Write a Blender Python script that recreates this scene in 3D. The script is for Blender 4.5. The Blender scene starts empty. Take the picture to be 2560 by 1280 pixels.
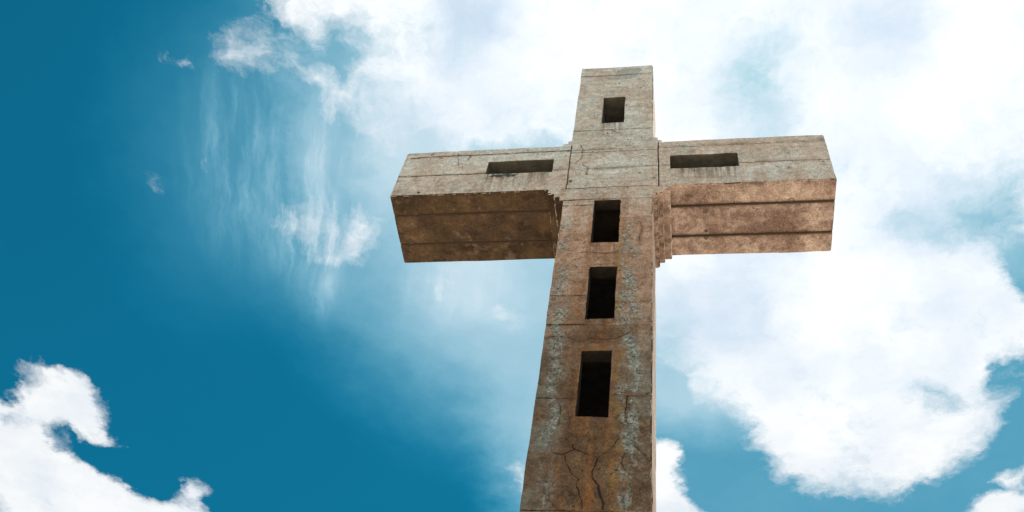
import bpy, bmesh, math, random
import numpy as np
from mathutils import Matrix, Vector

sc = bpy.context.scene
R_ = math.radians

# ------------------------------------------------------------------ camera
S = 1.2            # metres per shaft width
EYE = 1.6          # eye height of the photographer
right = Vector((0.98637, 0.11498, 0.11769))
up = Vector((0.02726, -0.81961, 0.57227))
fwd = Vector((-0.16226, 0.56126, 0.81158))
cam = bpy.data.cameras.new('camera')
cam.sensor_width = 36.0
cam.lens = 2447.85 * 36.0 / 2560.0
cam.clip_start = 0.05
cam.clip_end = 20000
camo = bpy.data.objects.new('camera', cam)
sc.collection.objects.link(camo)
m = Matrix((right, up, -fwd)).transposed().to_4x4()
m.translation = Vector((1.20429 * S, -5.75756 * S, EYE))
camo.matrix_world = m
sc.camera = camo

sc.view_settings.view_transform = 'Standard'
sc.view_settings.look = 'None'
sc.view_settings.gamma = 1.0
sc.view_settings.exposure = 0.2
sc.cycles.max_bounces = 6

# ------------------------------------------------------------------ sun
SUN_EL, SUN_AZ = R_(72.5), R_(22.0)       # azimuth from +Y towards +X
sd = Vector((math.sin(SUN_AZ) * math.cos(SUN_EL), math.cos(SUN_AZ) * math.cos(SUN_EL), math.sin(SUN_EL)))
sl = bpy.data.lights.new('sun', 'SUN')
sl.energy = 5.0
sl.angle = R_(0.5)
sl.color = (1.0, 0.93, 0.82)
so = bpy.data.objects.new('sun', sl)
so.rotation_euler = (-sd).to_track_quat('-Z', 'Y').to_euler()
so.location = sd * 60
sc.collection.objects.link(so)


# ------------------------------------------------------------------ node helper
class NT:
    def __init__(self, tree):
        self.t = tree
        tree.nodes.clear()

    def n(self, typ, ins=None, **kw):
        nd = self.t.nodes.new(typ)
        for k, v in kw.items():
            setattr(nd, k, v)
        for k, v in (ins or {}).items():
            s = nd.inputs[k]
            if isinstance(v, bpy.types.NodeSocket):
                self.t.links.new(v, s)
            else:
                s.default_value = v
        return nd

    def m(self, op, a, b=0.0, c=0.0, clamp=False):
        return self.n('ShaderNodeMath', {0: a, 1: b, 2: c}, operation=op, use_clamp=clamp).outputs[0]

    def v(self, op, a, b=(0, 0, 0), scale=None):
        ins = {0: a, 1: b}
        if scale is not None:
            ins = {0: a, 'Scale': scale}
        nd = self.n('ShaderNodeVectorMath', ins, operation=op)
        return nd.outputs['Value'] if op in ('LENGTH', 'DOT_PRODUCT', 'DISTANCE') else nd.outputs[0]

    def ss(self, x, lo, hi, a=0.0, b=1.0):
        return self.n('ShaderNodeMapRange', {0: x, 1: lo, 2: hi, 3: a, 4: b}, interpolation_type='SMOOTHSTEP').outputs[0]

    def lin(self, x, lo, hi, a=0.0, b=1.0):
        return self.n('ShaderNodeMapRange', {0: x, 1: lo, 2: hi, 3: a, 4: b}).outputs[0]

    def mix(self, f, a, b, blend='MIX'):
        nd = self.n('ShaderNodeMix', data_type='RGBA', blend_type=blend)
        for i, val in ((0, f), (6, a), (7, b)):
            if isinstance(val, bpy.types.NodeSocket):
                self.t.links.new(val, nd.inputs[i])
            else:
                nd.inputs[i].default_value = val if i == 0 else (tuple(val) + (1.0,))[:4]
        return nd.outputs[2]

    def noise(self, vec, scale, detail=4.0, rough=0.5, lac=2.0, dist=0.0, color=False, ntype=None):
        nd = self.n('ShaderNodeTexNoise', {'Vector': vec, 'Scale': scale, 'Detail': detail, 'Roughness': rough,
                                           'Lacunarity': lac, 'Distortion': dist})
        return nd.outputs['Color' if color else 0]

    def xyz(self, vec):
        return self.n('ShaderNodeSeparateXYZ', {0: vec}).outputs

    def comb(self, x, y, z):
        return self.n('ShaderNodeCombineXYZ', {0: x, 1: y, 2: z}).outputs[0]


# ------------------------------------------------------------------ sky and clouds (world)
# weather map of the cloud layer over the horizontal cloud plane (x/z, y/z): strokes of
# cover (how much cloud), veil (thin haze of ice) and shade (grey undersides), each an
# ellipse (centre, 2x2 matrix) or an outline, with its softness and its value
U0, U1, V0, V1 = -1.2, .52, .28, 1.24
STROKES = (
    ('veil', (-0.1165, 0.6585, 3.91, 0.31, -0.13, 3.40), 1.80, 0.95),
    ('veil', ((-0.2274, 0.2321), (0.4517, 0.2908), (0.5239, 0.5991), (-0.2461, 0.5512)), 0.0838, 0.90),
    ('veil', (-0.1617, 0.8858, 12.15, 1.10, -0.03, 2.66), 1.80, 0.62),
    ('veil', (-0.3980, 0.5437, 8.26, 1.86, -0.27, 5.49), 1.70, 0.42),
    ('veil', (-0.3072, 0.5106, 9.83, 1.80, -0.44, 8.26), 1.40, 0.76),
    ('veil', (-0.5431, 0.5478, 8.28, 2.47, -0.26, 5.35), 1.70, 0.16),
    ('veil', ((-0.0244, 0.7341), (0.5411, 0.6723), (0.7215, 1.4417), (-0.0495, 1.4885)), 0.1010, 0.28),
    ('veil', (0.0020, 0.7727, 9.96, 0.21, -0.17, 7.08), 1.20, 0.90),
    ('veil', (0.0152, 0.9020, 11.12, 0.15, -0.10, 10.72), 1.60, 0.66),
    ('veil', (0.0238, 1.1217, 10.82, 0.10, 0.29, 16.65), 1.40, 0.30),
    ('veil', (0.3250, 0.6421, 7.03, -0.94, -0.51, 12.35), 1.20, 0.72),
    ('veil', (0.4055, 0.6891, 25.74, -4.34, -0.59, 16.28), 1.40, 0.45),
    ('veil', (0.1940, 0.7900, 6.30, -0.41, -0.12, 5.25), 1.00, 0.70),
    ('veil', (-0.4165, 0.5048, 33.47, 8.02, -0.42, 7.81), 1.60, 0.48),
    ('cover', ((-0.3905, 0.2180), (-0.4223, 0.3467), (-0.4117, 0.3869), (-0.3822, 0.3913), (-0.3622, 0.3647), (-0.3303, 0.3761), (-0.3270, 0.4044), (-0.3548, 0.4365), (-0.3769, 0.4501), (-0.3612, 0.4662), (-0.3208, 0.4560), (-0.2913, 0.4753), (-0.2729, 0.5072), (-0.2286, 0.5306), (-0.1116, 0.5367), (-0.1168, 0.6012), (0.5312, 0.6298), (0.4517, 0.2908)), 0.0465, 0.84),
    ('cover', (-0.3433, 0.3939, 53.99, 11.56, -4.43, 66.31), 1.00, 0.42),
    ('cover', (-0.3282, 0.4938, 18.81, 3.67, -1.33, 24.05), 1.50, 0.50),
    ('cover', (-0.2196, 0.4998, 16.37, 2.26, -1.80, 32.47), 1.30, 0.70),
    ('cover', (-0.2043, 0.3893, 32.24, 4.46, -1.87, 27.35), 1.20, 0.62),
    ('cover', (-0.4655, 0.4099, 22.47, 6.26, -2.05, 31.91), 1.60, 0.66),
    ('cover', (-0.4640, 0.4398, 72.87, 19.92, -3.54, 58.31), 1.20, 0.48),
    ('cover', (-0.5627, 0.4221, 45.44, 14.96, -6.15, 99.16), 1.20, 0.58),
    ('cover', (-0.5713, 0.4031, 83.82, 28.27, -6.47, 100.90), 1.20, 0.50),
    ('cover', (-0.4451, 0.3705, 70.62, 19.30, -9.16, 133.33), 1.20, 0.40),
    ('cover', (-0.5625, 0.3554, 79.27, 27.05, -5.67, 81.56), 1.20, 0.28),
    ('cover', (-0.3934, 0.4694, 54.05, 12.53, -2.17, 37.48), 1.20, 0.66),
    ('cover', (-0.3971, 0.4339, 69.52, 16.57, -3.47, 56.05), 1.20, 0.55),
    ('cover', (-0.4625, 0.6303, 26.83, 6.64, -0.98, 25.09), 1.60, 0.66),
    ('cover', (-0.3970, 0.6449, 30.62, 6.56, -1.16, 30.56), 1.60, 0.66),
    ('cover', (-0.4511, 0.6832, 21.93, 5.17, -1.64, 49.44), 1.40, 0.56),
    ('cover', (-0.3069, 0.7292, 29.93, -9.25, 29.98, 49.88), 1.40, 0.50),
    ('cover', (-0.5779, 0.5576, 78.25, 24.60, -3.13, 66.88), 1.20, 0.50),
    ('cover', (-0.6406, 0.5604, 54.58, -10.24, 15.52, 32.84), 1.40, 0.22),
    ('cover', ((-0.0171, 0.5838), (0.5263, 0.6092), (0.5854, 0.8612), (0.4316, 0.8721), (0.4085, 0.9055), (0.4052, 0.9473), (0.4056, 0.9834), (0.3934, 1.0207), (0.3823, 1.0515), (0.3516, 1.0755), (0.3186, 1.1124), (0.2711, 1.1257), (0.2211, 1.1183), (0.1762, 1.1065), (0.1443, 1.0739), (0.1157, 1.0380), (0.0957, 0.9951), (0.0736, 0.9498), (0.0415, 0.9312), (0.0232, 0.8949), (0.0082, 0.8527), (-0.0253, 0.8384)), 0.0848, 0.95),
    ('cover', (-0.0034, 0.7921, 32.88, 0.76, -0.28, 12.75), 0.90, 0.55),
    ('cover', ((0.3697, 0.6822), (0.5361, 0.6509), (0.5736, 0.8109), (0.4152, 0.7737), (0.3861, 0.7460)), 0.0254, 0.00),
    ('cover', (0.2691, 0.6684, 34.12, -3.60, -1.89, 49.68), 1.20, 0.42),
    ('cover', (0.3367, 0.6644, 16.43, -2.27, -1.18, 30.26), 1.40, 0.44),
    ('cover', (0.3858, 0.6745, 38.69, -6.21, -1.71, 45.29), 1.20, 0.25),
    ('cover', (0.3640, 0.6172, 21.61, -3.34, -1.72, 38.25), 1.40, 0.55),
    ('cover', (0.3316, 0.9314, 28.85, -3.47, -0.22, 39.29), 1.40, 0.50),
    ('cover', (0.4277, 0.9057, 34.91, -5.67, -0.26, 29.31), 0.90, 0.20),
    ('cover', (0.4519, 1.0861, 38.84, -6.23, 0.72, 52.39), 0.90, 0.90),
    ('cover', ((0.4027, 1.1824), (0.4176, 1.1355), (0.4518, 1.1183), (0.6384, 1.0874), (0.6986, 1.3441), (0.4264, 1.3571)), 0.0239, 1.00),
    ('cover', ((-0.0764, 1.0232), (-0.0088, 1.0229), (0.0089, 1.0388), (0.0141, 1.0672), (-0.0016, 1.0840), (-0.0020, 1.1050), (0.0092, 1.1262), (0.0235, 1.1521), (0.0380, 1.1739), (0.0372, 1.3757), (-0.0946, 1.3820)), 0.0257, 1.00),
    ('cover', (-0.2344, 1.0912, 48.64, 5.44, 0.35, 26.39), 1.20, 0.50),
    ('cover', ((-1.2371, 0.9412), (-1.0413, 0.9335), (-1.0107, 0.9337), (-0.9810, 0.8971), (-0.9399, 0.8634), (-0.9118, 0.8660), (-0.8966, 0.8764), (-0.8703, 0.8673), (-0.8603, 0.8909), (-0.8691, 0.9302), (-0.8695, 0.9692), (-0.8782, 0.9972), (-0.9018, 1.0059), (-0.9188, 0.9887), (-0.9355, 0.9717), (-0.9618, 0.9776), (-0.9875, 1.0062), (-0.9867, 1.0371), (-1.2901, 1.0391)), 0.0330, 1.00),
    ('cover', ((-1.2655, 0.9936), (-1.0134, 1.0019), (-0.9705, 1.0149), (-0.9626, 1.0549), (-0.9384, 1.0729), (-0.9157, 1.0956), (-0.8910, 1.1139), (-0.8696, 1.1324), (-0.8340, 1.1508), (-0.7953, 1.1501), (-0.7776, 1.1104), (-0.7570, 1.1101), (-0.7653, 1.1495), (-0.7655, 1.1880), (-0.8291, 1.4171), (-1.5125, 1.4498)), 0.0330, 1.00),
    ('cover', (-0.9550, 1.0192, 33.13, 28.47, -21.20, 20.21), 1.10, 0.25),
    ('cover', (-1.0139, 0.9716, 36.37, 16.06, -0.03, 46.77), 1.00, 0.70),
    ('cover', (-0.8817, 1.0189, 66.98, 25.39, 0.37, 81.80), 1.20, 0.60),
    ('cover', (-0.8971, 1.0059, 67.04, 25.98, 0.22, 72.15), 1.20, 0.75),
    ('cover', (-0.9656, 0.8772, 42.12, 18.48, -0.61, 57.37), 1.20, 0.40),
    ('cover', (0.0855, 0.4803, 24.76, -0.49, -0.84, 13.99), 1.80, 0.45),
    ('veil', (0.0854, 0.4755, 15.72, -0.31, -0.71, 11.71), 1.60, 0.72),
    ('shade', (-0.1993, 0.3851, 20.59, 2.80, -1.52, 22.00), 1.30, 0.75),
    ('shade', (-0.2379, 0.4341, 36.42, 5.57, -2.18, 34.59), 1.30, 0.40),
    ('shade', (-0.3101, 0.5000, 12.96, 2.40, -1.17, 21.31), 1.30, 0.40),
    ('shade', (0.0854, 0.4755, 18.14, -0.36, -0.75, 12.40), 1.60, 0.50),
    ('shade', (0.2299, 0.4278, 23.02, -2.26, -1.71, 25.36), 1.40, 0.60),
    ('shade', (0.2108, 0.5840, 14.45, -1.17, -0.93, 19.27), 1.40, 0.25),
    ('shade', (0.0818, 0.7939, 15.50, -0.24, -0.31, 14.05), 1.30, 0.60),
    ('shade', (0.0067, 0.7923, 24.72, 0.46, -0.28, 12.76), 1.20, 0.60),
    ('shade', (0.0565, 0.6882, 14.01, -0.06, -0.98, 28.29), 1.30, 0.28),
    ('shade', (0.1863, 0.9035, 9.85, -0.58, -0.18, 20.32), 1.30, 0.30),
    ('shade', (0.3279, 0.6640, 10.43, -1.40, -0.64, 16.49), 1.30, 0.50),
    ('shade', (0.3609, 0.8064, 17.98, -2.52, -0.28, 13.25), 1.30, 0.20),
    ('shade', (-0.1732, 0.5024, 21.54, 2.46, -1.81, 32.65), 1.30, 0.25),
    ('cover', (-0.2332, 0.7723, 23.94, -3.18, 45.48, 125.66), 1.20, 0.55),
    ('cover', (-0.2119, 0.7942, 20.43, -16.61, 117.64, 93.38), 1.20, 0.50),
    ('cover', (-0.2846, 0.7395, 26.04, -10.81, 74.46, 101.93), 1.20, 0.55),
    ('cover', (0.2998, 0.6853, 45.05, -5.37, -2.45, 68.00), 1.20, 0.30),
    ('cover', (0.2706, 0.6618, 51.38, -5.47, -2.92, 75.03), 1.20, 0.32),
    ('cover', (0.3569, 0.6542, 33.23, -4.93, -1.85, 46.00), 1.30, 0.30),
    ('veil', (0.3715, 0.6657, 15.48, -2.39, -0.79, 20.26), 1.40, 0.55),
)


def weather_map(nc, nr):
    gu, gv = np.meshgrid(np.linspace(U0, U1, nc), np.linspace(V0, V1, nr))
    maps = {k: np.zeros(gu.shape) for k in ('cover', 'veil', 'shade')}
    for kind, shape, soft, val in STROKES:
        if isinstance(shape[0], tuple):
            pts = np.array(shape)
            inside = np.zeros(gu.shape, bool)
            dist = np.full(gu.shape, 1e9)
            for (x1, y1), (x2, y2) in zip(pts, np.roll(pts, -1, 0)):
                if y1 != y2:
                    inside ^= ((y1 > gv) != (y2 > gv)) & (gu < (x2 - x1) * (gv - y1) / (y2 - y1) + x1)
                l2 = (x2 - x1) ** 2 + (y2 - y1) ** 2
                tt = np.clip(((gu - x1) * (x2 - x1) + (gv - y1) * (y2 - y1)) / l2, 0, 1)
                dist = np.minimum(dist, np.hypot(gu - x1 - tt * (x2 - x1), gv - y1 - tt * (y2 - y1)))
            q = .5 + np.where(inside, dist, -dist) / soft
        else:
            cu, cv, a, b, c, d = shape
            r = np.hypot(a * (gu - cu) + b * (gv - cv), c * (gu - cu) + d * (gv - cv))
            q = (1 + soft / 2 - r) / soft
        q = np.clip(q, 0, 1)
        q = q * q * (3 - 2 * q)
        maps[kind] = maps[kind] * (1 - q) + val * q
    return np.stack([maps['cover'], maps['veil'], maps['shade']], -1)


def row_group(name, row):
    """one row of the weather map as a node group of colour ramps"""
    g = bpy.data.node_groups.new(name, 'ShaderNodeTree')
    nseg = (len(row) - 1) // 31
    T = NT(g)
    for k in range(nseg):
        g.interface.new_socket('t%d' % k, in_out='INPUT', socket_type='NodeSocketFloat')
    for k in range(1, nseg):
        g.interface.new_socket('s%d' % k, in_out='INPUT', socket_type='NodeSocketFloat')
    g.interface.new_socket('weight', in_out='INPUT', socket_type='NodeSocketFloat')
    g.interface.new_socket('value', in_out='OUTPUT', socket_type='NodeSocketVector')
    gi = T.n('NodeGroupInput').outputs
    col = None
    for k in range(nseg):
        rp = T.n('ShaderNodeValToRGB', {0: gi[k]})
        cr = rp.color_ramp
        cr.interpolation = 'LINEAR'
        while len(cr.elements) < 32:
            cr.elements.new(0.5)
        for i in range(32):
            cr.elements[i].position = i / 31.0
        for i in range(32):
            cr.elements[i].color = tuple(row[k * 31 + i]) + (1.0,)
        col = rp.outputs[0] if col is None else T.mix(gi[nseg + k - 1], col, rp.outputs[0])
    T.n('NodeGroupOutput', {0: T.v('SCALE', col, scale=gi[2 * nseg - 1])})
    return g


def build_world():
    w = bpy.data.worlds.new('World')
    sc.world = w
    w.use_nodes = True
    w.cycles.sampling_method = 'MANUAL'
    w.cycles.sample_map_resolution = 512
    T = NT(w.node_tree)
    d = T.n('ShaderNodeTexCoord').outputs['Generated']
    dx, dy, dz = T.xyz(d)
    zc = T.m('MAXIMUM', dz, 0.10)
    px = T.m('DIVIDE', dx, zc)
    py = T.m('DIVIDE', dy, zc)
    P = T.comb(px, py, 0.0)
    # domain warp: billows
    wa = T.v('SUBTRACT', T.noise(P, 9.0, 6.0, 0.62, color=True), (0.5, 0.5, 0.5))
    wb = T.v('SUBTRACT', T.noise(P, 34.0, 5.0, 0.6, color=True), (0.5, 0.5, 0.5))
    Q = T.v('ADD', T.v('ADD', P, T.v('SCALE', wa, scale=0.085)), T.v('SCALE', wb, scale=0.028))
    wc = T.v('SUBTRACT', T.noise(P, 19.0, 4.0, 0.55, color=True), (0.5, 0.5, 0.5))
    Q = T.v('ADD', Q, T.v('SCALE', wc, scale=0.035))
    qx, qy, _ = T.xyz(Q)
    grid = weather_map(94, 44)
    NR, NC = grid.shape[:2]
    NSEG = (NC - 1) // 31
    un = T.lin(qx, U0, U1, 0.0, float(NSEG))
    vn = T.lin(qy, V0, V1, 0.0, float(NR - 1))
    segt = [T.m('SUBTRACT', un, float(k), clamp=True) for k in range(NSEG)]
    segw = [T.m('GREATER_THAN', un, float(k)) for k in range(1, NSEG)]
    acc = None
    for j in range(NR):
        wgt = T.m('SUBTRACT', 1.0, T.m('ABSOLUTE', T.m('SUBTRACT', vn, float(j))), clamp=True)
        gn = T.n('ShaderNodeGroup', node_tree=row_group('weather_row', grid[j]))
        for k, s in enumerate(segt + segw + [wgt]):
            T.t.links.new(s, gn.inputs[k])
        acc = gn.outputs[0] if acc is None else T.v('ADD', acc, gn.outputs[0])
    C, V, Sh = T.xyz(acc)
    # the rest of the sky, outside the mapped part: ordinary broken cloud
    ix = T.m('MULTIPLY', T.ss(px, U0, U0 + .12), T.ss(px, U1, U1 - .08))
    iy = T.m('MULTIPLY', T.ss(py, V0 - .02, V0 + .03), T.ss(py, V1, V1 - .04))
    ins = T.m('MULTIPLY', ix, iy)
    far = T.ss(T.noise(P, 2.2, 3.0, 0.5), 0.42, 0.62)
    out = T.m('SUBTRACT', 1.0, ins)
    C = T.m('ADD', T.m('MULTIPLY', C, ins), T.m('MULTIPLY', far, out))
    V = T.m('ADD', T.m('MULTIPLY', V, ins), T.m('MULTIPLY', 0.25, out))
    # fallstreaks: thin ice trails pulled out along one direction
    rot = T.n('ShaderNodeMapping', {'Vector': T.v('ADD', P, T.v('SCALE', wa, scale=0.04)), 'Rotation': (0, 0, -R_(106.0)), 'Scale': (1, 1, 1)}).outputs[0]
    rs = T.v('MULTIPLY', rot, (5.0, 24.0, 1.0))
    st = T.ss(T.noise(rs, 1.0, 7.0, 0.64), 0.38, 0.80)
    st2 = T.ss(T.noise(T.v('MULTIPLY', rot, (9.0, 75.0, 1.0)), 1.0, 5.0, 0.6), 0.44, 0.82)
    sw = None
    for (cx, cy, rx, ry, a, s) in ((-.515, .555, .17, .085, 16, .62), (-.425, .575, .15, .05, 16, .95), (-.47, .66, .09, .06, 16, .75), (-.46, .70, .10, .05, 10, .7), (-.27, .735, .07, .09, -10, .6)):
        mp = T.n('ShaderNodeMapping', {'Vector': P, 'Location': (cx, cy, 0), 'Rotation': (0, 0, R_(a + 90)), 'Scale': (rx, ry, 1)}, vector_type='TEXTURE').outputs[0]
        e = T.ss(T.v('LENGTH', mp), 1.25, 0.3, 0.0, s)
        sw = e if sw is None else T.m('MAXIMUM', sw, e)
    stn = T.m('ADD', T.m('MULTIPLY', st, 0.75), T.m('MULTIPLY', st2, 0.35))
    stk = T.m('MULTIPLY', sw, T.m('ADD', 0.16, T.m('MULTIPLY', stn, 0.85)), clamp=True)
    # cloud opacity
    n1 = T.noise(Q, 14.0, 12.0, 0.66)
    n2 = T.noise(Q, 60.0, 8.0, 0.62)
    nn = T.m('ADD', T.m('MULTIPLY', T.m('SUBTRACT', n1, 0.5), 1.7), T.m('MULTIPLY', T.m('SUBTRACT', n2, 0.5), 0.55))
    fib = T.m('MULTIPLY', T.m('SUBTRACT', stn, 0.5), 1.6)
    swf = T.ss(sw, 0.1, 0.5, 0.0, 0.45)
    nn = T.m('ADD', T.m('MULTIPLY', nn, T.m('SUBTRACT', 1.0, swf)), T.m('MULTIPLY', fib, swf))
    big = T.m('MULTIPLY', T.m('SUBTRACT', T.noise(P, 6.5, 4.0, 0.5), 0.5), 0.9)
    nn = T.m('ADD', nn, big)
    dens = T.m('ADD', T.m('MULTIPLY', C, 1.35), T.m('MULTIPLY', nn, T.ss(C, 0.0, 0.3)))
    alpha = T.m('POWER', T.lin(dens, 0.22, 1.22), 1.35)
    alpha = T.m('SUBTRACT', 1.0, T.m('POWER', T.m('SUBTRACT', 1.0, alpha), 1.5))
    # clear sky
    sky = T.n('ShaderNodeTexSky', sky_type='NISHITA', sun_disc=False, sun_elevation=SUN_EL, sun_rotation=SUN_AZ,
              air_density=1.0, dust_density=0.4, ozone_density=3.0).outputs[0]
    sky = T.v('MULTIPLY', sky, (SKYR, SKYG, SKYB))
    vv = T.m('MULTIPLY', V, T.m('ADD', 0.72, T.m('MULTIPLY', T.noise(Q, 5.0, 7.0, 0.6), 0.56)), clamp=True)
    vv = T.m('SUBTRACT', 1.0, T.m('MULTIPLY', T.m('SUBTRACT', 1.0, vv), T.m('SUBTRACT', 1.0, T.m('MULTIPLY', stk, 0.85))))
    fv = T.comb(T.m('POWER', vv, 1.75), T.m('POWER', vv, 1.15), vv)
    white = T.n('ShaderNodeCombineXYZ', {0: 7.3, 1: 7.9, 2: 8.5}).outputs[0]
    base = T.v('ADD', sky, T.v('MULTIPLY', fv, T.v('SUBTRACT', white, sky)))
    shn = T.m('ADD', T.m('MULTIPLY', Sh, 0.85), T.m('MULTIPLY', T.m('SUBTRACT', T.noise(Q, 8.0, 9.0, 0.58), 0.385), 1.4), clamp=True)
    cl = T.mix(shn, (8.35, 8.5, 8.6), (4.3, 5.5, 6.8))
    # forward scattering: thin cloud glows round the sun
    ca = T.v('DOT_PRODUCT', d, tuple(sd))
    cl = T.v('SCALE', cl, scale=T.ss(ca, 0.80, 0.985, 1.0, 1.15))
    col = T.mix(alpha, base, cl)
    # earth-coloured below the horizon
    bg = T.n('ShaderNodeBackground', {0: col, 1: 0.10})
    o = T.n('ShaderNodeOutputWorld', {0: bg.outputs[0]})


SKYR, SKYG, SKYB = 0.028, 0.615, 0.62
build_world()


# ------------------------------------------------------------------ numpy value noise for the carving
def _h(ix, iy, iz, seed):
    h = (ix * 374761393 + iy * 668265263 + iz * 1274126177 + seed * 974711) & 0xffffffff
    h = ((h ^ (h >> 13)) * 1274126177) & 0xffffffff
    h = ((h ^ (h >> 16)) * 2246822519) & 0xffffffff
    return ((h ^ (h >> 15)) & 0xffff) / 65535.0


def vnoise(p, scale, seed=0):
    q = p * scale
    i = np.floor(q).astype(np.int64)
    fr = q - i
    fr = fr * fr * (3 - 2 * fr)
    r = 0
    for dx in (0, 1):
        for dy in (0, 1):
            for dz in (0, 1):
                w = (fr[:, 0] if dx else 1 - fr[:, 0]) * (fr[:, 1] if dy else 1 - fr[:, 1]) * (fr[:, 2] if dz else 1 - fr[:, 2])
                r = r + w * _h(i[:, 0] + dx, i[:, 1] + dy, i[:, 2] + dz, seed)
    return r


# ------------------------------------------------------------------ materials
def new_mat(name):
    mt = bpy.data.materials.new(name)
    mt.use_nodes = True
    return mt, NT(mt.node_tree)


# the large cracks of the front: width, then the points it runs through (x, z in metres)
CRACKS = (
    (0.90, ((-0.347, 8.223), (-0.266, 8.214), (-0.146, 8.264), (-0.050, 8.229), (0.089, 8.178), (0.193, 8.266), (0.288, 8.425))),
    (0.80, ((-0.146, 8.264), (-0.166, 8.343), (-0.261, 8.433))),
    (1.00, ((-0.243, 8.194), (-0.192, 8.088), (-0.170, 7.975), (-0.094, 7.901), (-0.079, 7.773), (-0.041, 7.649), (-0.021, 7.501))),
    (1.10, ((0.096, 8.168), (0.053, 8.043), (0.038, 7.921), (0.105, 7.830), (0.145, 7.705), (0.160, 7.505))),
    (0.70, ((-0.586, 9.968), (-0.471, 9.992), (-0.335, 9.976), (-0.197, 9.908), (-0.067, 9.952), (0.115, 9.927), (0.245, 9.976), (0.334, 10.052))),
    (0.50, ((-0.356, 8.977), (-0.319, 8.801), (-0.317, 8.672), (-0.352, 8.546))),
    (0.50, ((0.435, 8.327), (0.571, 8.134))),
    (0.80, ((0.355, 9.039), (0.337, 8.821), (0.349, 8.651))),
    (0.70, ((0.330, 8.228), (0.322, 8.131), (0.349, 8.018))),
    (0.80, ((0.446, 12.276), (0.469, 12.139), (0.456, 12.006), (0.429, 11.851))),
    (0.50, ((-0.275, 11.618), (-0.089, 11.622), (-0.001, 11.592), (0.169, 11.634), (0.241, 11.580))),
    (0.50, ((-0.450, 14.414), (-0.404, 14.107), (-0.491, 13.895))),
    (0.45, ((-0.398, 13.851), (-0.311, 13.736), (-0.328, 13.561))),
    (0.40, ((-2.290, 14.327), (-2.238, 13.959))),
    (0.40, ((-2.034, 14.405), (-2.122, 14.112))),
    (0.50, ((-0.043, 14.887), (0.150, 14.707), (0.298, 14.692))),
)


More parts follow.
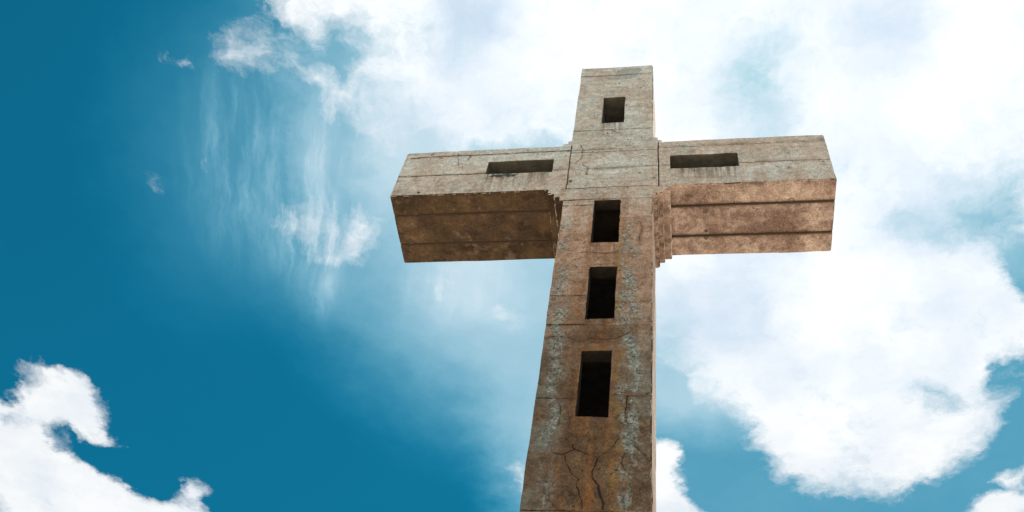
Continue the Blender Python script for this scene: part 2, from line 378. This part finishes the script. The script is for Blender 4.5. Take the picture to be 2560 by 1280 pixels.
def concrete(name, recess=False):
    mt, T = new_mat(name)
    P = T.n('ShaderNodeTexCoord').outputs['Object']          # metres from the middle of the shaft's foot
    x, y, z = T.xyz(P)
    nrm = T.n('ShaderNodeNewGeometry').outputs['Normal']
    nz = T.xyz(nrm)[2]
    nf = T.noise(P, 1.3, 8.0, 0.6)
    nm = T.noise(P, 6.0, 10.0, 0.7)
    ng = T.noise(P, 55.0, 4.0, 0.7)
    wv = T.v('SUBTRACT', T.noise(P, 3.0, 5.0, 0.6, color=True), (.5, .5, .5))
    Pw = T.v('ADD', P, T.v('SCALE', wv, scale=0.35))
    col = T.mix(T.ss(nf, 0.40, 0.60), (.61, .61, .57), (.56, .46, .39))
    col = T.mix(T.ss(T.noise(P, 2.6, 7.0, 0.62), 0.5, 0.72), col, (.49, .50, .46))
    # tan, then rusty brown wash in vertical streaks; its downward darkening paints in flare light
    Ps = T.v('MULTIPLY', P, (7.0, 7.0, 0.7))
    stre = T.noise(T.v('ADD', Ps, T.v('SCALE', wv, scale=0.8)), 1.0, 7.0, 0.6)
    zn = T.m('ADD', z, T.m('ADD', T.m('MULTIPLY', T.m('SUBTRACT', nf, 0.5), 3.0), T.m('MULTIPLY', T.m('SUBTRACT', stre, 0.5), -2.6)))
    low = T.ss(zn, 12.1, 8.9)
    tan = T.mix(T.ss(nm, 0.3, 0.72), (.27, .14, .08), (.53, .33, .225))
    col = T.mix(T.ss(zn, 13.7, 12.1, 0.0, 0.85), col, tan)
    brn = T.mix(T.ss(nm, 0.3, 0.75), (.062, .036, .019), (.19, .118, .068))
    brn = T.mix(T.m('MULTIPLY', T.ss(T.m('ABSOLUTE', x), 0.2, 0.46), T.ss(nf, 0.38, 0.56)), brn, (.165, .16, .135))
    col = T.mix(T.m('MULTIPLY', low, 0.93), col, brn)
    # orange rust runs under and beside the openings
    ax = T.m('ABSOLUTE', x)
    rust = T.m('MULTIPLY', T.m('MULTIPLY', T.ss(ax, 0.48, 0.12), T.ss(z, 13.0, 11.6)), T.ss(stre, 0.42, 0.64))
    col = T.mix(T.m('MULTIPLY', rust, 0.72), col, (.29, .125, .042))
    ex = T.m('ADD', T.m('POWER', T.m('DIVIDE', x, 0.42), 2.0), T.m('POWER', T.m('DIVIDE', T.m('SUBTRACT', z, 9.98), 0.13), 2.0))
    sag = T.m('MULTIPLY', T.ss(ex, 1.4, 0.2), T.ss(nm, 0.36, 0.6))
    col = T.mix(T.m('MULTIPLY', sag, 0.75), col, (.075, .04, .02))
    # water runs below the sills
    for (xa, xb_, zb_) in ((-.174, .170, 11.85), (-.161, .163, 10.308), (-.167, .163, 8.737), (-1.79, -.83, 13.69), (.845, 1.77, 13.636), (-.18, .155, 15.108)):
        inx = T.m('MULTIPLY', T.ss(x, xa - .04, xa + .05), T.ss(x, xb_ + .04, xb_ - .05))
        dz_ = T.m('SUBTRACT', zb_, z)
        run = T.m('MULTIPLY', T.m('MULTIPLY', inx, T.m('GREATER_THAN', dz_, -0.02)), T.ss(dz_, 0.55, 0.0))
        run = T.m('MULTIPLY', run, T.ss(T.noise(T.v('MULTIPLY', P, (16.0, 16.0, 1.2)), 1.0, 5.0, 0.6), 0.40, 0.62))
        col = T.mix(T.m('MULTIPLY', run, 0.7), col, (.11, .06, .03))
    # undersides: soaked and browned; the left-right contrast is flare painted into the colour
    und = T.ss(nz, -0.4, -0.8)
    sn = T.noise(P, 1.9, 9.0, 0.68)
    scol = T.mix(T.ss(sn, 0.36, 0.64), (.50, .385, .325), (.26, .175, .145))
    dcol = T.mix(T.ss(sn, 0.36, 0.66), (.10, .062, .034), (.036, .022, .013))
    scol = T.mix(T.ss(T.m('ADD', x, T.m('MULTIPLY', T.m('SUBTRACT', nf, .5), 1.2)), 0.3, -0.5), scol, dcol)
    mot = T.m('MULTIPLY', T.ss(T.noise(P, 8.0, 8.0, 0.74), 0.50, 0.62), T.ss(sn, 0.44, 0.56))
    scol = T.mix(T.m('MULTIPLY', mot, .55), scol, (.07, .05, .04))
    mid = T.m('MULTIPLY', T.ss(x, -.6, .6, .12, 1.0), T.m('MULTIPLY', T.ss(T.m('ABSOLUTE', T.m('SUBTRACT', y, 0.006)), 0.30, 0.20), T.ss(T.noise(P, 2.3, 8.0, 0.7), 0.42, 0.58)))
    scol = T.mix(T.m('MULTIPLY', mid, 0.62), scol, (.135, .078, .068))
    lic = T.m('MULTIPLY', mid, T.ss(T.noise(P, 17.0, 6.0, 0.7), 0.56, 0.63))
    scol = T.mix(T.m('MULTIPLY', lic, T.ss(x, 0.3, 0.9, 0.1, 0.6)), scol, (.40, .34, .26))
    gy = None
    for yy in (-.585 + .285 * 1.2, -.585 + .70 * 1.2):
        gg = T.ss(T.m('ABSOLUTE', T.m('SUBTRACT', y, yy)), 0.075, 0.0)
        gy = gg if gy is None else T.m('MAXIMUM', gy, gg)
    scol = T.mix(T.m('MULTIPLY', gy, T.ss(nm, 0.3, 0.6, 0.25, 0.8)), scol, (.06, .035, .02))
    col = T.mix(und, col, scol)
    # right-facing sides painted paler: their bright light is put into the colour
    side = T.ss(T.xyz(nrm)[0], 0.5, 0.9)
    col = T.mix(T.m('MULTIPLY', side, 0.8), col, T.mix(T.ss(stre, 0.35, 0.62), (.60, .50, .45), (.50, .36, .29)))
    # pale lime bloom running down two bands of the shaft
    xb = T.lin(z, 12.1, 8.2, .31, .385)
    xl = T.lin(z, 12.1, 8.2, -.50, -.40)
    wob = T.m('MULTIPLY', T.m('SUBTRACT', T.noise(P, 2.4, 6.0, 0.65), 0.5), 0.42)
    bR = T.ss(T.m('ABSOLUTE', T.m('SUBTRACT', T.m('ADD', x, wob), xb)), 0.16, 0.03)
    bL = T.ss(T.m('ABSOLUTE', T.m('SUBTRACT', T.m('ADD', x, wob), xl)), 0.13, 0.0, 0.0, 0.85)
    zr = T.m('MULTIPLY', T.ss(z, 12.5, 12.1), T.ss(T.m('MULTIPLY', y, -1.0), 0.5, 0.55))
    clump = T.ss(T.noise(T.v('MULTIPLY', P, (1.0, 1.0, 0.38)), 6.0, 9.0, 0.72), 0.44, 0.56)
    bloom = T.m('MULTIPLY', T.m('MULTIPLY', T.m('MAXIMUM', bR, bL), zr), clump)
    col = T.mix(T.m('MULTIPLY', bloom, T.lin(z, 12.2, 6.5, 0.92, 0.6)), col, T.mix(T.ss(T.noise(P, 30.0, 5.0, 0.7), .36, .62), (.10, .125, .12), (.40, .44, .405)))
    # ochre algae on the inner margin of the bloom
    och = T.m('MULTIPLY', T.m('MULTIPLY', T.ss(T.m('ABSOLUTE', T.m('SUBTRACT', T.m('ADD', x, wob), T.m('SUBTRACT', xb, .13))), 0.09, 0.0), zr), T.ss(nm, .42, .6))
    col = T.mix(T.m('MULTIPLY', och, 0.55), col, (.24, .16, .05))
    # grain
    col = T.mix(1.0, col, T.mix(T.ss(ng, 0.25, 0.75), (.56, .56, .56), (1.36, 1.36, 1.36)), 'MULTIPLY')
    col = T.mix(1.0, col, T.mix(T.ss(T.noise(P, 15.0, 9.0, 0.74), 0.28, 0.72), (.70, .68, .66), (1.22, 1.22, 1.22)), 'MULTIPLY')
    lay = T.noise(T.v('ADD', T.v('MULTIPLY', P, (1.3, 1.3, 11.0)), T.v('SCALE', wv, scale=1.2)), 1.0, 8.0, 0.66)
    col = T.mix(1.0, col, T.mix(T.ss(lay, 0.3, 0.68), (.86, .84, .82), (1.08, 1.08, 1.08)), 'MULTIPLY')
    blot = T.m('MULTIPLY', T.ss(T.noise(P, 4.2, 9.0, 0.7), 0.54, 0.68), T.ss(T.noise(P, 1.1, 2.0, 0.5), 0.42, 0.6))
    col = T.mix(T.m('MULTIPLY', blot, 0.5), col, T.mix(low, (.23, .15, .105), (.06, .035, .02)))
    # cracks
    def cracks(scale, w, lo, hi):
        vo = T.n('ShaderNodeTexVoronoi', {'Vector': Pw, 'Scale': scale}, feature='DISTANCE_TO_EDGE').outputs['Distance']
        wid = T.m('MULTIPLY', T.ss(T.noise(P, 2.1, 3.0, 0.5), lo, hi), w)
        return T.ss(T.m('SUBTRACT', vo, wid), 0.004, -0.003)
    ck = T.m('MAXIMUM', T.m('MULTIPLY', cracks(1.25, 0.007, 0.46, 0.62), T.ss(z, 13.2, 9.8, 0.2, 0.6)), T.m('MULTIPLY', cracks(3.6, 0.008, 0.5, 0.66), 0.5))
    halo_v = T.n('ShaderNodeTexVoronoi', {'Vector': Pw, 'Scale': 1.25}, feature='DISTANCE_TO_EDGE').outputs['Distance']
    halo = T.m('MULTIPLY', T.ss(halo_v, 0.075, 0.0), T.ss(nm, 0.38, 0.62))
    front = T.ss(nz, -0.7, -0.3)
    col = T.mix(T.m('MULTIPLY', T.m('MULTIPLY', halo, front), T.m('ADD', .05, T.m('MULTIPLY', low, 0.55))), col, (.12, .055, .025))
    col = T.mix(T.m('MULTIPLY', ck, T.m('MULTIPLY', front, .9)), col, (.045, .025, .015))
    if not recess:
        fw = T.v('ADD', T.v('SCALE', T.v('SUBTRACT', T.noise(P, 9.0, 5.0, 0.65, color=True), (.5, .5, .5)), scale=0.095), P)
        fx, _, fz = T.xyz(fw)
        p2 = T.comb(fx, 0.0, fz)
        best = None
        for wd, pts in CRACKS:
            for (xa, za), (xb2, zb2) in zip(pts, pts[1:]):
                ba = Vector((xb2 - xa, 0, zb2 - za))
                pk = p2
                if best is not None:      # chained, so that the shader stack stays small
                    pk = T.n('ShaderNodeVectorMath', {0: best, 1: (1e-7, 1e-7, 1e-7), 2: p2}, operation='MULTIPLY_ADD').outputs[0]
                pa = T.v('SUBTRACT', pk, (xa, 0, za))
                h = T.m('MULTIPLY', T.v('DOT_PRODUCT', pa, tuple(ba)), 1.0 / ba.length_squared, clamp=True)
                dd = T.v('LENGTH', T.v('SUBTRACT', pa, T.v('SCALE', tuple(ba), scale=h)))
                dd = T.m('MULTIPLY', dd, 1.0 / wd)
                best = dd if best is None else T.m('MINIMUM', best, dd)
        onf = T.m('MULTIPLY', T.m('LESS_THAN', y, -0.5), front)
        cw = T.m('SUBTRACT', T.m('MULTIPLY', T.ss(T.noise(P, 4.0, 6.0, 0.7), 0.28, 0.66), 0.0105), 0.001)
        big = T.m('MULTIPLY', T.ss(T.m('SUBTRACT', best, cw), 0.004, -0.002), onf)
        hal = T.m('MULTIPLY', T.m('MULTIPLY', T.ss(best, 0.065, 0.0), onf), T.ss(nm, 0.34, 0.62))
        col = T.mix(T.m('MULTIPLY', hal, 0.6), col, (.10, .05, .022))
        col = T.mix(T.m('MULTIPLY', big, T.ss(z, 14.0, 9.5, 0.5, 0.93)), col, (.022, .013, .008))
        ck = T.m('MAXIMUM', T.m('MULTIPLY', ck, 0.6), big)
    # pores and pits
    def pits(scale, rad, thr):
        nd = T.n('ShaderNodeTexVoronoi', {'Vector': Pw, 'Scale': scale}, feature='F1')
        rnd = T.xyz(nd.outputs['Color'])[0]
        return T.m('MULTIPLY', T.ss(nd.outputs['Distance'], rad, rad * 0.55), T.m('GREATER_THAN', rnd, thr))
    pt = T.m('MULTIPLY', pits(16.0, 0.30, 0.80), T.ss(T.noise(P, 2.4, 3.0, 0.5), 0.46, 0.6))
    pb = T.m('MULTIPLY', pits(22.0, 0.46, 0.35), T.m('MULTIPLY', bloom, T.ss(T.noise(P, 7.0, 3.0, 0.6), 0.46, 0.54)))
    pit = T.m('MAXIMUM', pt, pb)
    col = T.mix(T.m('MULTIPLY', pit, 0.9), col, (.035, .03, .024))
    # grime along the pour joints
    gz = None
    for zz in (1.6 + 10.10 * 1.2, 1.6 + 10.555 * 1.2, 1.6 + 12.69 * 1.2, 1.6 + 7.17 * 1.2, 1.6 + 6.19 * 1.2):
        g = T.ss(T.m('ABSOLUTE', T.m('SUBTRACT', z, zz)), 0.05, 0.0)
        gz = g if gz is None else T.m('MAXIMUM', gz, g)
    col = T.mix(T.m('MULTIPLY', T.m('MULTIPLY', gz, front), T.ss(nm, 0.35, 0.6, 0.0, 0.55)), col, (.10, .06, .04))
    # black spalled scab under the left arm's opening, patch near the top of the head
    sx = T.m('DIVIDE', T.m('ADD', x, 1.51), 0.23)
    sz = T.m('DIVIDE', T.m('SUBTRACT', z, 13.62), 0.055)
    sc_ = T.m('ADD', T.m('MULTIPLY', sx, sx), T.m('MULTIPLY', sz, sz))
    scab = T.ss(T.m('ADD', sc_, T.m('MULTIPLY', T.m('SUBTRACT', T.noise(P, 14.0, 5.0, 0.65), 0.5), 4.5)), 1.0, 0.3)
    col = T.mix(T.m('MULTIPLY', scab, front), col, (.05, .06, .06))
    px_ = T.m('DIVIDE', T.m('SUBTRACT', x, 0.17), 0.20)
    pz_ = T.m('DIVIDE', T.m('SUBTRACT', z, 16.86), 0.22)
    pc = T.m('ADD', T.m('POWER', T.m('ABSOLUTE', T.m('ADD', px_, T.m('MULTIPLY', pz_, -0.4))), 4.0), T.m('POWER', T.m('ABSOLUTE', pz_), 4.0))
    patch = T.ss(T.m('ADD', pc, T.m('MULTIPLY', T.m('SUBTRACT', nm, 0.5), 2.0)), 1.1, 0.8)
    col = T.mix(T.m('MULTIPLY', patch, 0.45), col, (.14, .17, .165))
    # dirt packed into the board joints of the undersides
    jn = None
    for yy in (-.585 + .285 * 1.2, -.585 + .70 * 1.2):
        gg = T.m('LESS_THAN', T.m('ABSOLUTE', T.m('SUBTRACT', y, yy)), 0.022)
        jn = gg if jn is None else T.m('MAXIMUM', jn, gg)
    jn = T.m('MULTIPLY', jn, T.m('LESS_THAN', T.m('ABSOLUTE', T.m('SUBTRACT', z, 13.18)), 0.05))
    jn = T.m('MULTIPLY', jn, T.m('GREATER_THAN', ax, 0.8))
    jn = T.m('MULTIPLY', jn, T.m('LESS_THAN', T.m('ABSOLUTE', T.m('SUBTRACT', ax, 3.05)), 2.9))
    col = T.mix(T.m('MULTIPLY', jn, 0.85), col, (.05, .03, .018))
    # relief
    hgt = T.m('ADD', T.m('MULTIPLY', nm, 0.5), T.m('MULTIPLY', ng, 0.25))
    hgt = T.m('SUBTRACT', hgt, T.m('MULTIPLY', ck, 0.6))
    hgt = T.m('SUBTRACT', hgt, T.m('MULTIPLY', pit, 0.8))
    hgt = T.m('ADD', hgt, T.m('MULTIPLY', bloom, T.m('MULTIPLY', ng, 0.6)))
    bmp = T.n('ShaderNodeBump', {'Height': hgt, 'Strength': 0.5, 'Distance': 0.02})
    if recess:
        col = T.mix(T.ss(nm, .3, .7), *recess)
    b = T.n('ShaderNodeBsdfPrincipled', {'Base Color': col, 'Roughness': 0.92, 'Normal': bmp.outputs[0]})
    b.inputs['Specular IOR Level'].default_value = 0.2
    T.n('ShaderNodeOutputMaterial', {0: b.outputs[0]})
    return mt


M_CON = concrete('weathered_concrete')
M_REC = concrete('shaded_recess_concrete', ((.06, .056, .046), (.12, .11, .09)))  # openings of arms and head: shade painted into the concrete colour
M_REC_SHADE = concrete('shaded_shaft_concrete', ((.018, .014, .011), (.045, .034, .026)))  # shaft openings: the unlit interior painted in as near-black


def ground_mat():
    mt, T = new_mat('dry_sandy_soil')
    P = T.n('ShaderNodeTexCoord').outputs['Object']
    a = T.noise(P, 0.25, 8.0, 0.6)
    b = T.noise(P, 9.0, 8.0, 0.7)
    c = T.mix(T.ss(a, .38, .65), (.60, .50, .395), (.54, .44, .33))
    c = T.mix(T.ss(T.noise(P, .06, 6.0, .6), .6, .72), c, (.24, .22, .10))
    c = T.mix(T.ss(b, .3, .75), c, (.66, .575, .47))
    bm = T.n('ShaderNodeBump', {'Height': b, 'Strength': 0.6, 'Distance': 0.05})
    s = T.n('ShaderNodeBsdfPrincipled', {'Base Color': c, 'Roughness': 0.95, 'Normal': bm.outputs[0]})
    T.n('ShaderNodeOutputMaterial', {0: s.outputs[0]})
    return mt


def plug_mat():
    mt, T = new_mat('dark_mortar')
    P = T.n('ShaderNodeTexCoord').outputs['Object']
    a = T.noise(P, 40.0, 5.0, 0.6)
    c = T.mix(a, (.05, .045, .035), (.15, .12, .09))
    s = T.n('ShaderNodeBsdfPrincipled', {'Base Color': c, 'Roughness': 0.95})
    T.n('ShaderNodeOutputMaterial', {0: s.outputs[0]})
    return mt


M_PLUG = plug_mat()

# ------------------------------------------------------------------ ground
bm = bmesh.new()
bmesh.ops.create_grid(bm, x_segments=40, y_segments=40, size=6000)
me = bpy.data.meshes.new('ground')
bm.to_mesh(me)
bm.free()
me.materials.append(ground_mat())
go = bpy.data.objects.new('ground', me)
go['kind'] = 'structure'
sc.collection.objects.link(go)

# ------------------------------------------------------------------ the cross, carved out of a lattice
D = 0.975
BX, BY = 0.5 * S, 0.5 * D * S
zG = -EYE / S
X = dict(L=-2.085, R=3.004, c1=-.1965, c2=-.1175, c3=-.048, d1=1.194, d2=1.1125, d3=1.051,
         t1=-.1065, t3=-.044, t2=1.1085, t4=1.0585)
Z = dict(s=9.404, c2=9.489, c1=9.561, ab=9.647, at=10.695, t2=10.746, t1=10.816, top=12.965)
SLOTS = [  # x0, x1, z0, z1, depth of the opening
    (.349, .6286, 11.2566, 11.9977, .55),
    (-.9943, -.1921, 10.076, 10.371, .55),
    (1.2037, 1.9783, 10.030, 10.331, .55),
    (.355, .6416, 8.5422, 9.3781, .16),
    (.366, .636, 7.2562, 8.0916, .16),
    (.361, .6358, 5.9473, 6.7875, .16)]
VOID = (.14, .86, .16, .88, 4.0, 9.43)
GW, GD = .0115, .013          # pour joint width and depth
JX = (.008, 1.065)
# joints on the front: x0, x1, z
JF = [(0, 1, 12.690), (0, 1, 11.066), (0, 1.06, 10.495), (JX[0], JX[1], 9.660),
      (-2.085, JX[0], 10.562), (JX[1], 3.004, 10.533), (-2.085, -.9943, 10.095), (1.9783, 3.004, 10.095),
      (0, 1, 9.404), (0, .355, 9.285), (.6416, 1, 9.0), (.636, 1, 7.880), (0, .366, 7.623), (0, 1, 7.170),
      (0, .361, 6.168), (.6358, 1, 6.208), (0, 1, 4.935)]
SW = .017                     # width of the soffit joints
JS = (.285, .700)             # board joints of the soffits (y)


def axis(vals, lo, hi, step, coarse_below=None):
    v = sorted(set(round(q, 5) for q in vals if lo <= q <= hi) | {lo, hi})
    out = [v[0]]
    for a, b in zip(v, v[1:]):
        st = step
        if coarse_below is not None and b <= coarse_below:
            st = 0.25
        n = max(1, int(math.ceil((b - a) / st - 1e-6)))
        out += [a + (b - a) * k / n for k in range(1, n + 1)]
    return np.array(out)


STEP = 0.0185
xv = list(X.values()) + [0, 1, VOID[0], VOID[1]]
zv = list(Z.values()) + [VOID[4], VOID[5], 4.3]
for s in SLOTS:
    xv += s[0:2]
    zv += s[2:4]
for j in JX:
    xv += [j - GW / 2, j + GW / 2]
for j in JF:
    zv += [j[2] - GW / 2, j[2] + GW / 2]
yv = [0, D, GD, VOID[2], VOID[3], .55]
for j in JS:
    yv += [j - SW / 2, j + SW / 2]
zv += [Z['ab'] + GD]
xv += [1 - GD]
xs = axis(xv, X['L'], X['R'], STEP)
ys = axis(yv, 0.0, D, STEP)
zs = axis(zv, zG, Z['top'], STEP, 4.3)
xc, yc, zc = [(a[1:] + a[:-1]) / 2 for a in (xs, ys, zs)]
nx, ny, nz_ = len(xc), len(yc), len(zc)
occ = np.zeros((nx, ny, nz_), np.uint8)
names = ['', 'shaft', 'crossing_block', 'cross_arm', 'cross_arm', 'head', 'stepped_corbel', 'stepped_corbel',
         'stepped_corbel', 'stepped_corbel'] + ['window_recess'] * 6


def sel(a, lo, hi):
    return (a > lo) & (a < hi)


def fill(pid, x0, x1, z0, z1):
    occ[np.ix_(sel(xc, x0, x1), np.ones(ny, bool), sel(zc, z0, z1))] = pid


fill(1, 0, 1, zG, Z['s'])
fill(3, X['L'], JX[0], Z['ab'], Z['at'])
fill(4, JX[1], X['R'], Z['ab'], Z['at'])
fill(2, JX[0], JX[1], Z['ab'], Z['at'])
fill(2, 0, 1, Z['s'], Z['ab'])
fill(5, 0, 1, Z['at'], Z['top'])
for pid, (a, b, c) in ((6, ('c1', 'c2', 'c3')),):
    fill(pid, X[a], 0, Z['c1'], Z['ab'])
    fill(pid, X[b], 0, Z['c2'], Z['c1'])
    fill(pid, X[c], 0, Z['s'], Z['c2'])
fill(7, 1, X['d1'], Z['c1'], Z['ab'])
fill(7, 1, X['d2'], Z['c2'], Z['c1'])
fill(7, 1, X['d3'], Z['s'], Z['c2'])
fill(8, X['t1'], 0, Z['at'], Z['t2'])
fill(8, X['t3'], 0, Z['t2'], Z['t1'])
fill(9, 1, X['t2'], Z['at'], Z['t2'])
fill(9, 1, X['t4'], Z['t2'], Z['t1'])
air = np.zeros_like(occ)
front = yc < GD
for x0, x1, z in JF:
    occ[np.ix_(sel(xc, x0, x1), front, sel(zc, z - GW / 2, z + GW / 2))] = 0
for j in JX:
    occ[np.ix_(sel(xc, j - GW / 2, j + GW / 2), front, sel(zc, Z['ab'], Z['at'] - .02))] = 0
for x0, x1, z in JF:
    if x1 >= 1 and x1 < 1.1 and z < Z['s']:
        occ[np.ix_(xc > 1 - GD, np.ones(ny, bool), sel(zc, z - GW / 2, z + GW / 2))] &= (xc[xc > 1 - GD] > 1).astype(np.uint8)[:, None, None] * 255
for j in JS:
    occ[np.ix_((xc < X['c1']) | (xc > X['d1']), sel(yc, j - SW / 2, j + SW / 2), sel(zc, Z['ab'], Z['ab'] + GD))] = 0
V = VOID
vm = np.ix_(sel(xc, V[0], V[1]), sel(yc, V[2], V[3]), sel(zc, V[4], V[5]))
occ[vm] = 0
air[vm] = 13
for k, (x0, x1, z0, z1, dp) in enumerate(SLOTS):
    mm = np.ix_(sel(xc, x0, x1), yc < dp, sel(zc, z0, z1))
    occ[mm] = 0
    air[mm] = 10 + k

pad = np.zeros((nx + 2, ny + 2, nz_ + 2), np.uint8)
pad[1:-1, 1:-1, 1:-1] = occ
pair = np.zeros_like(pad)
pair[1:-1, 1:-1, 1:-1] = air
full = pad > 0
# vertex class from the eight cells round it, and the direction into the concrete
cnt = np.zeros((nx + 1, ny + 1, nz_ + 1), np.int8)
inw = np.zeros((nx + 1, ny + 1, nz_ + 1, 3), np.float32)
for a in (0, 1):
    for b in (0, 1):
        for c in (0, 1):
            fcell = full[a:a + nx + 1, b:b + ny + 1, c:c + nz_ + 1]
            cnt += fcell
            inw[..., 0] += fcell * (a * 2 - 1)
            inw[..., 1] += fcell * (b * 2 - 1)
            inw[..., 2] += fcell * (c * 2 - 1)

quads = {}      # part id -> list of (n,4) vertex index arrays


def vid(i, j, k):
    return (i * (ny + 1) + j) * (nz_ + 1) + k


def emit(ax_):
    A = [slice(None)] * 3
    B = [slice(None)] * 3
    A[ax_] = slice(0, -1)
    B[ax_] = slice(1, None)
    for flip, (s0, s1) in enumerate(((tuple(A), tuple(B)), (tuple(B), tuple(A)))):
        solid, empty = pad[s0], pad[s1]
        msk = (solid > 0) & (empty == 0)
        i, j, k = np.nonzero(msk)
        pid = solid[msk].copy()
        sl_ = pair[s1][msk]
        pid[sl_ > 0] = sl_[sl_ > 0]
        c = [i - 1, j - 1, k - 1]
        c[ax_] = c[ax_] + 1            # plane index on this axis
        o = [q for q in range(3) if q != ax_]
        def corner(d0, d1):
            q = [c[0], c[1], c[2]]
            q[o[0]] = q[o[0]] + d0
            q[o[1]] = q[o[1]] + d1
            return vid(*q)
        f = np.stack([corner(0, 0), corner(1, 0), corner(1, 1), corner(0, 1)], 1)
        rev = (ax_ == 1) ^ (flip == 1)
        if rev:
            f = f[:, ::-1]
        for p_ in np.unique(pid):
            quads.setdefault(int(p_), []).append(f[pid == p_])


for ax_ in range(3):
    emit(ax_)

used = np.unique(np.concatenate([f.ravel() for l in quads.values() for f in l]))
ii = used // ((ny + 1) * (nz_ + 1))
jj = (used // (nz_ + 1)) % (ny + 1)
kk = used % (nz_ + 1)
pos = np.stack([xs[ii] * S, ys[jj] * S, zs[kk] * S + EYE], 1)
cn = cnt[ii, jj, kk]
iw = inw[ii, jj, kk].astype(float)
iw /= np.maximum(np.linalg.norm(iw, axis=1, keepdims=True), 1e-6)
# broad unevenness of the boards plus chipped and rounded arrises
wob = np.stack([vnoise(pos, 1.7, s) + .6 * vnoise(pos, 5.0, s + 7) - .8 for s in (1, 2, 3)], 1) * 0.010
edge = (cn <= 3)
slot = pair > 0
sa = np.zeros(len(pos), bool)
for a in (0, 1):
    for b in (0, 1):
        for c in (0, 1):
            sa |= slot[ii + a, jj + b, kk + c]
chip = vnoise(pos, 9.0, 11) * .6 + vnoise(pos, 24.0, 12) * .4
amt = 0.006 + 0.009 * vnoise(pos, 14.0, 13) + np.clip((chip - .50) / .25, 0, 1) * 0.040
amt = np.where(edge, np.where(sa, 0.003 + amt * 0.22, amt), 0.0)
# arrises of the joints are only slightly rounded
jz = np.array([j[2] for j in JF])
near = (np.abs(zs[kk][:, None] - jz[None]).min(1) < GW) & (jj <= 2)
nearx = (np.abs(xs[ii][:, None] - np.array(JX)[None]).min(1) < GW) & (jj <= 2)
neary = (np.abs(ys[jj][:, None] - np.array(JS)[None]).min(1) < SW) & (zs[kk] < Z['ab'] + 2 * GD)
out_edge = (cn <= 2) & ((xs[ii] <= X['L'] + 1e-6) | (xs[ii] >= X['R'] - 1e-6))
amt = np.where((near | nearx | neary) & ~out_edge, amt * 0.22, amt)
pos = pos + wob + iw * amt[:, None]
pos -= np.array([BX, BY, 0.0])

root = bpy.data.objects.new('concrete_cross', None)
root.location = (BX, BY, 0.0)
root.empty_display_size = 1.0
root['label'] = 'tall weathered concrete cross with rectangular openings standing against the cloudy sky'
root['category'] = 'cross'
sc.collection.objects.link(root)


def mesh_obj(name, verts, faces, mat, parent):
    me = bpy.data.meshes.new(name)
    me.vertices.add(len(verts))
    me.vertices.foreach_set('co', np.asarray(verts, np.float32).ravel())
    nf = len(faces)
    me.loops.add(nf * 4)
    me.loops.foreach_set('vertex_index', np.asarray(faces, np.int32).ravel())
    me.polygons.add(nf)
    me.polygons.foreach_set('loop_start', np.arange(0, nf * 4, 4, dtype=np.int32))
    me.polygons.foreach_set('use_smooth', np.ones(nf, bool))
    me.update(calc_edges=True)
    me.validate()
    me.set_sharp_from_angle(angle=R_(50))
    me.materials.append(mat)
    o = bpy.data.objects.new(name, me)
    o.parent = parent
    sc.collection.objects.link(o)
    return o


parts = {}
for pid in sorted(quads):
    f = np.concatenate(quads[pid])
    vi, inv = np.unique(f.ravel(), return_inverse=True)
    idx = np.searchsorted(used, vi)
    host = root
    if pid >= 10:
        host = parts[{10: 5, 11: 3, 12: 4}.get(pid, 1)]
    parts[pid] = mesh_obj(names[pid], pos[idx], inv.reshape(-1, 4), M_CON if pid < 10 else (M_REC if pid < 13 else M_REC_SHADE), host)


# ------------------------------------------------------------------ form-tie plugs left in the concrete
def plug(host, p, nrm, r, seed):
    rnd = random.Random(seed)
    bm = bmesh.new()
    N = 14
    prof = [(1.0, -0.006), (1.0, 0.004), (.80, 0.0055), (.72, -0.001), (.15, -0.002)]
    rings = []
    jit = [1 + rnd.uniform(-.12, .12) for _ in range(N)]
    for rr, h in prof:
        rings.append([bm.verts.new((rr * r * jit[i] * math.cos(2 * math.pi * i / N), rr * r * jit[i] * math.sin(2 * math.pi * i / N), h)) for i in range(N)])
    for a, b in zip(rings, rings[1:]):
        for i in range(N):
            bm.faces.new((a[i], a[(i + 1) % N], b[(i + 1) % N], b[i]))
    bm.faces.new(rings[-1])
    q = Vector(nrm).to_track_quat('Z', 'Y').to_matrix().to_4x4()
    q.translation = Vector(p)
    bm.transform(q)
    me = bpy.data.meshes.new('form_tie_plug')
    bm.to_mesh(me)
    bm.free()
    me.materials.append(M_PLUG)
    o = bpy.data.objects.new('form_tie_plug', me)
    o.parent = host
    sc.collection.objects.link(o)


def fpos(x, z):
    return (x * S - BX, -BY, z * S + EYE)


def spos(x, y):
    return (x * S - BX, y * S - BY, Z['ab'] * S + EYE)


FR, DN = (0, -1, 0), (0, 0, -1)
n_ = 0
for host, lst in ((2, [(.234, 9.967, .018), (.848, 9.946, .016), (1.012, 9.819, .024), (.05, 9.818, .022)]),
                  (3, [(-1.745, 10.614, .026), (-1.609, 10.512, .02), (-.4, 10.514, .02), (-.53, 10.612, .018), (-1.745, 9.70, .022)]),
                  (1, [(.044, 8.843, .024), (.042, 7.567, .026), (.039, 6.595, .028), (.036, 5.324, .03), (.02, 6.357, .02)])):
    for x, z, r in lst:
        n_ += 1
        plug(parts[host], fpos(x, z), FR, r, n_)
for host, lst in ((3, [(-1.811, .253, .03), (-1.949, .346, .026), (-1.935, .664, .03), (-1.794, .758, .024), (-.724, .66, .024), (-.581, .744, .02)]),
                  (4, [(1.589, .231, .026), (2.531, .255, .034), (1.582, .366, .028), (1.59, .635, .022), (1.59, .735, .026), (2.504, .735, .024), (2.748, .633, .026)])):
    for x, y, r in lst:
        n_ += 1
        plug(parts[host], spos(x, y), DN, r, n_)
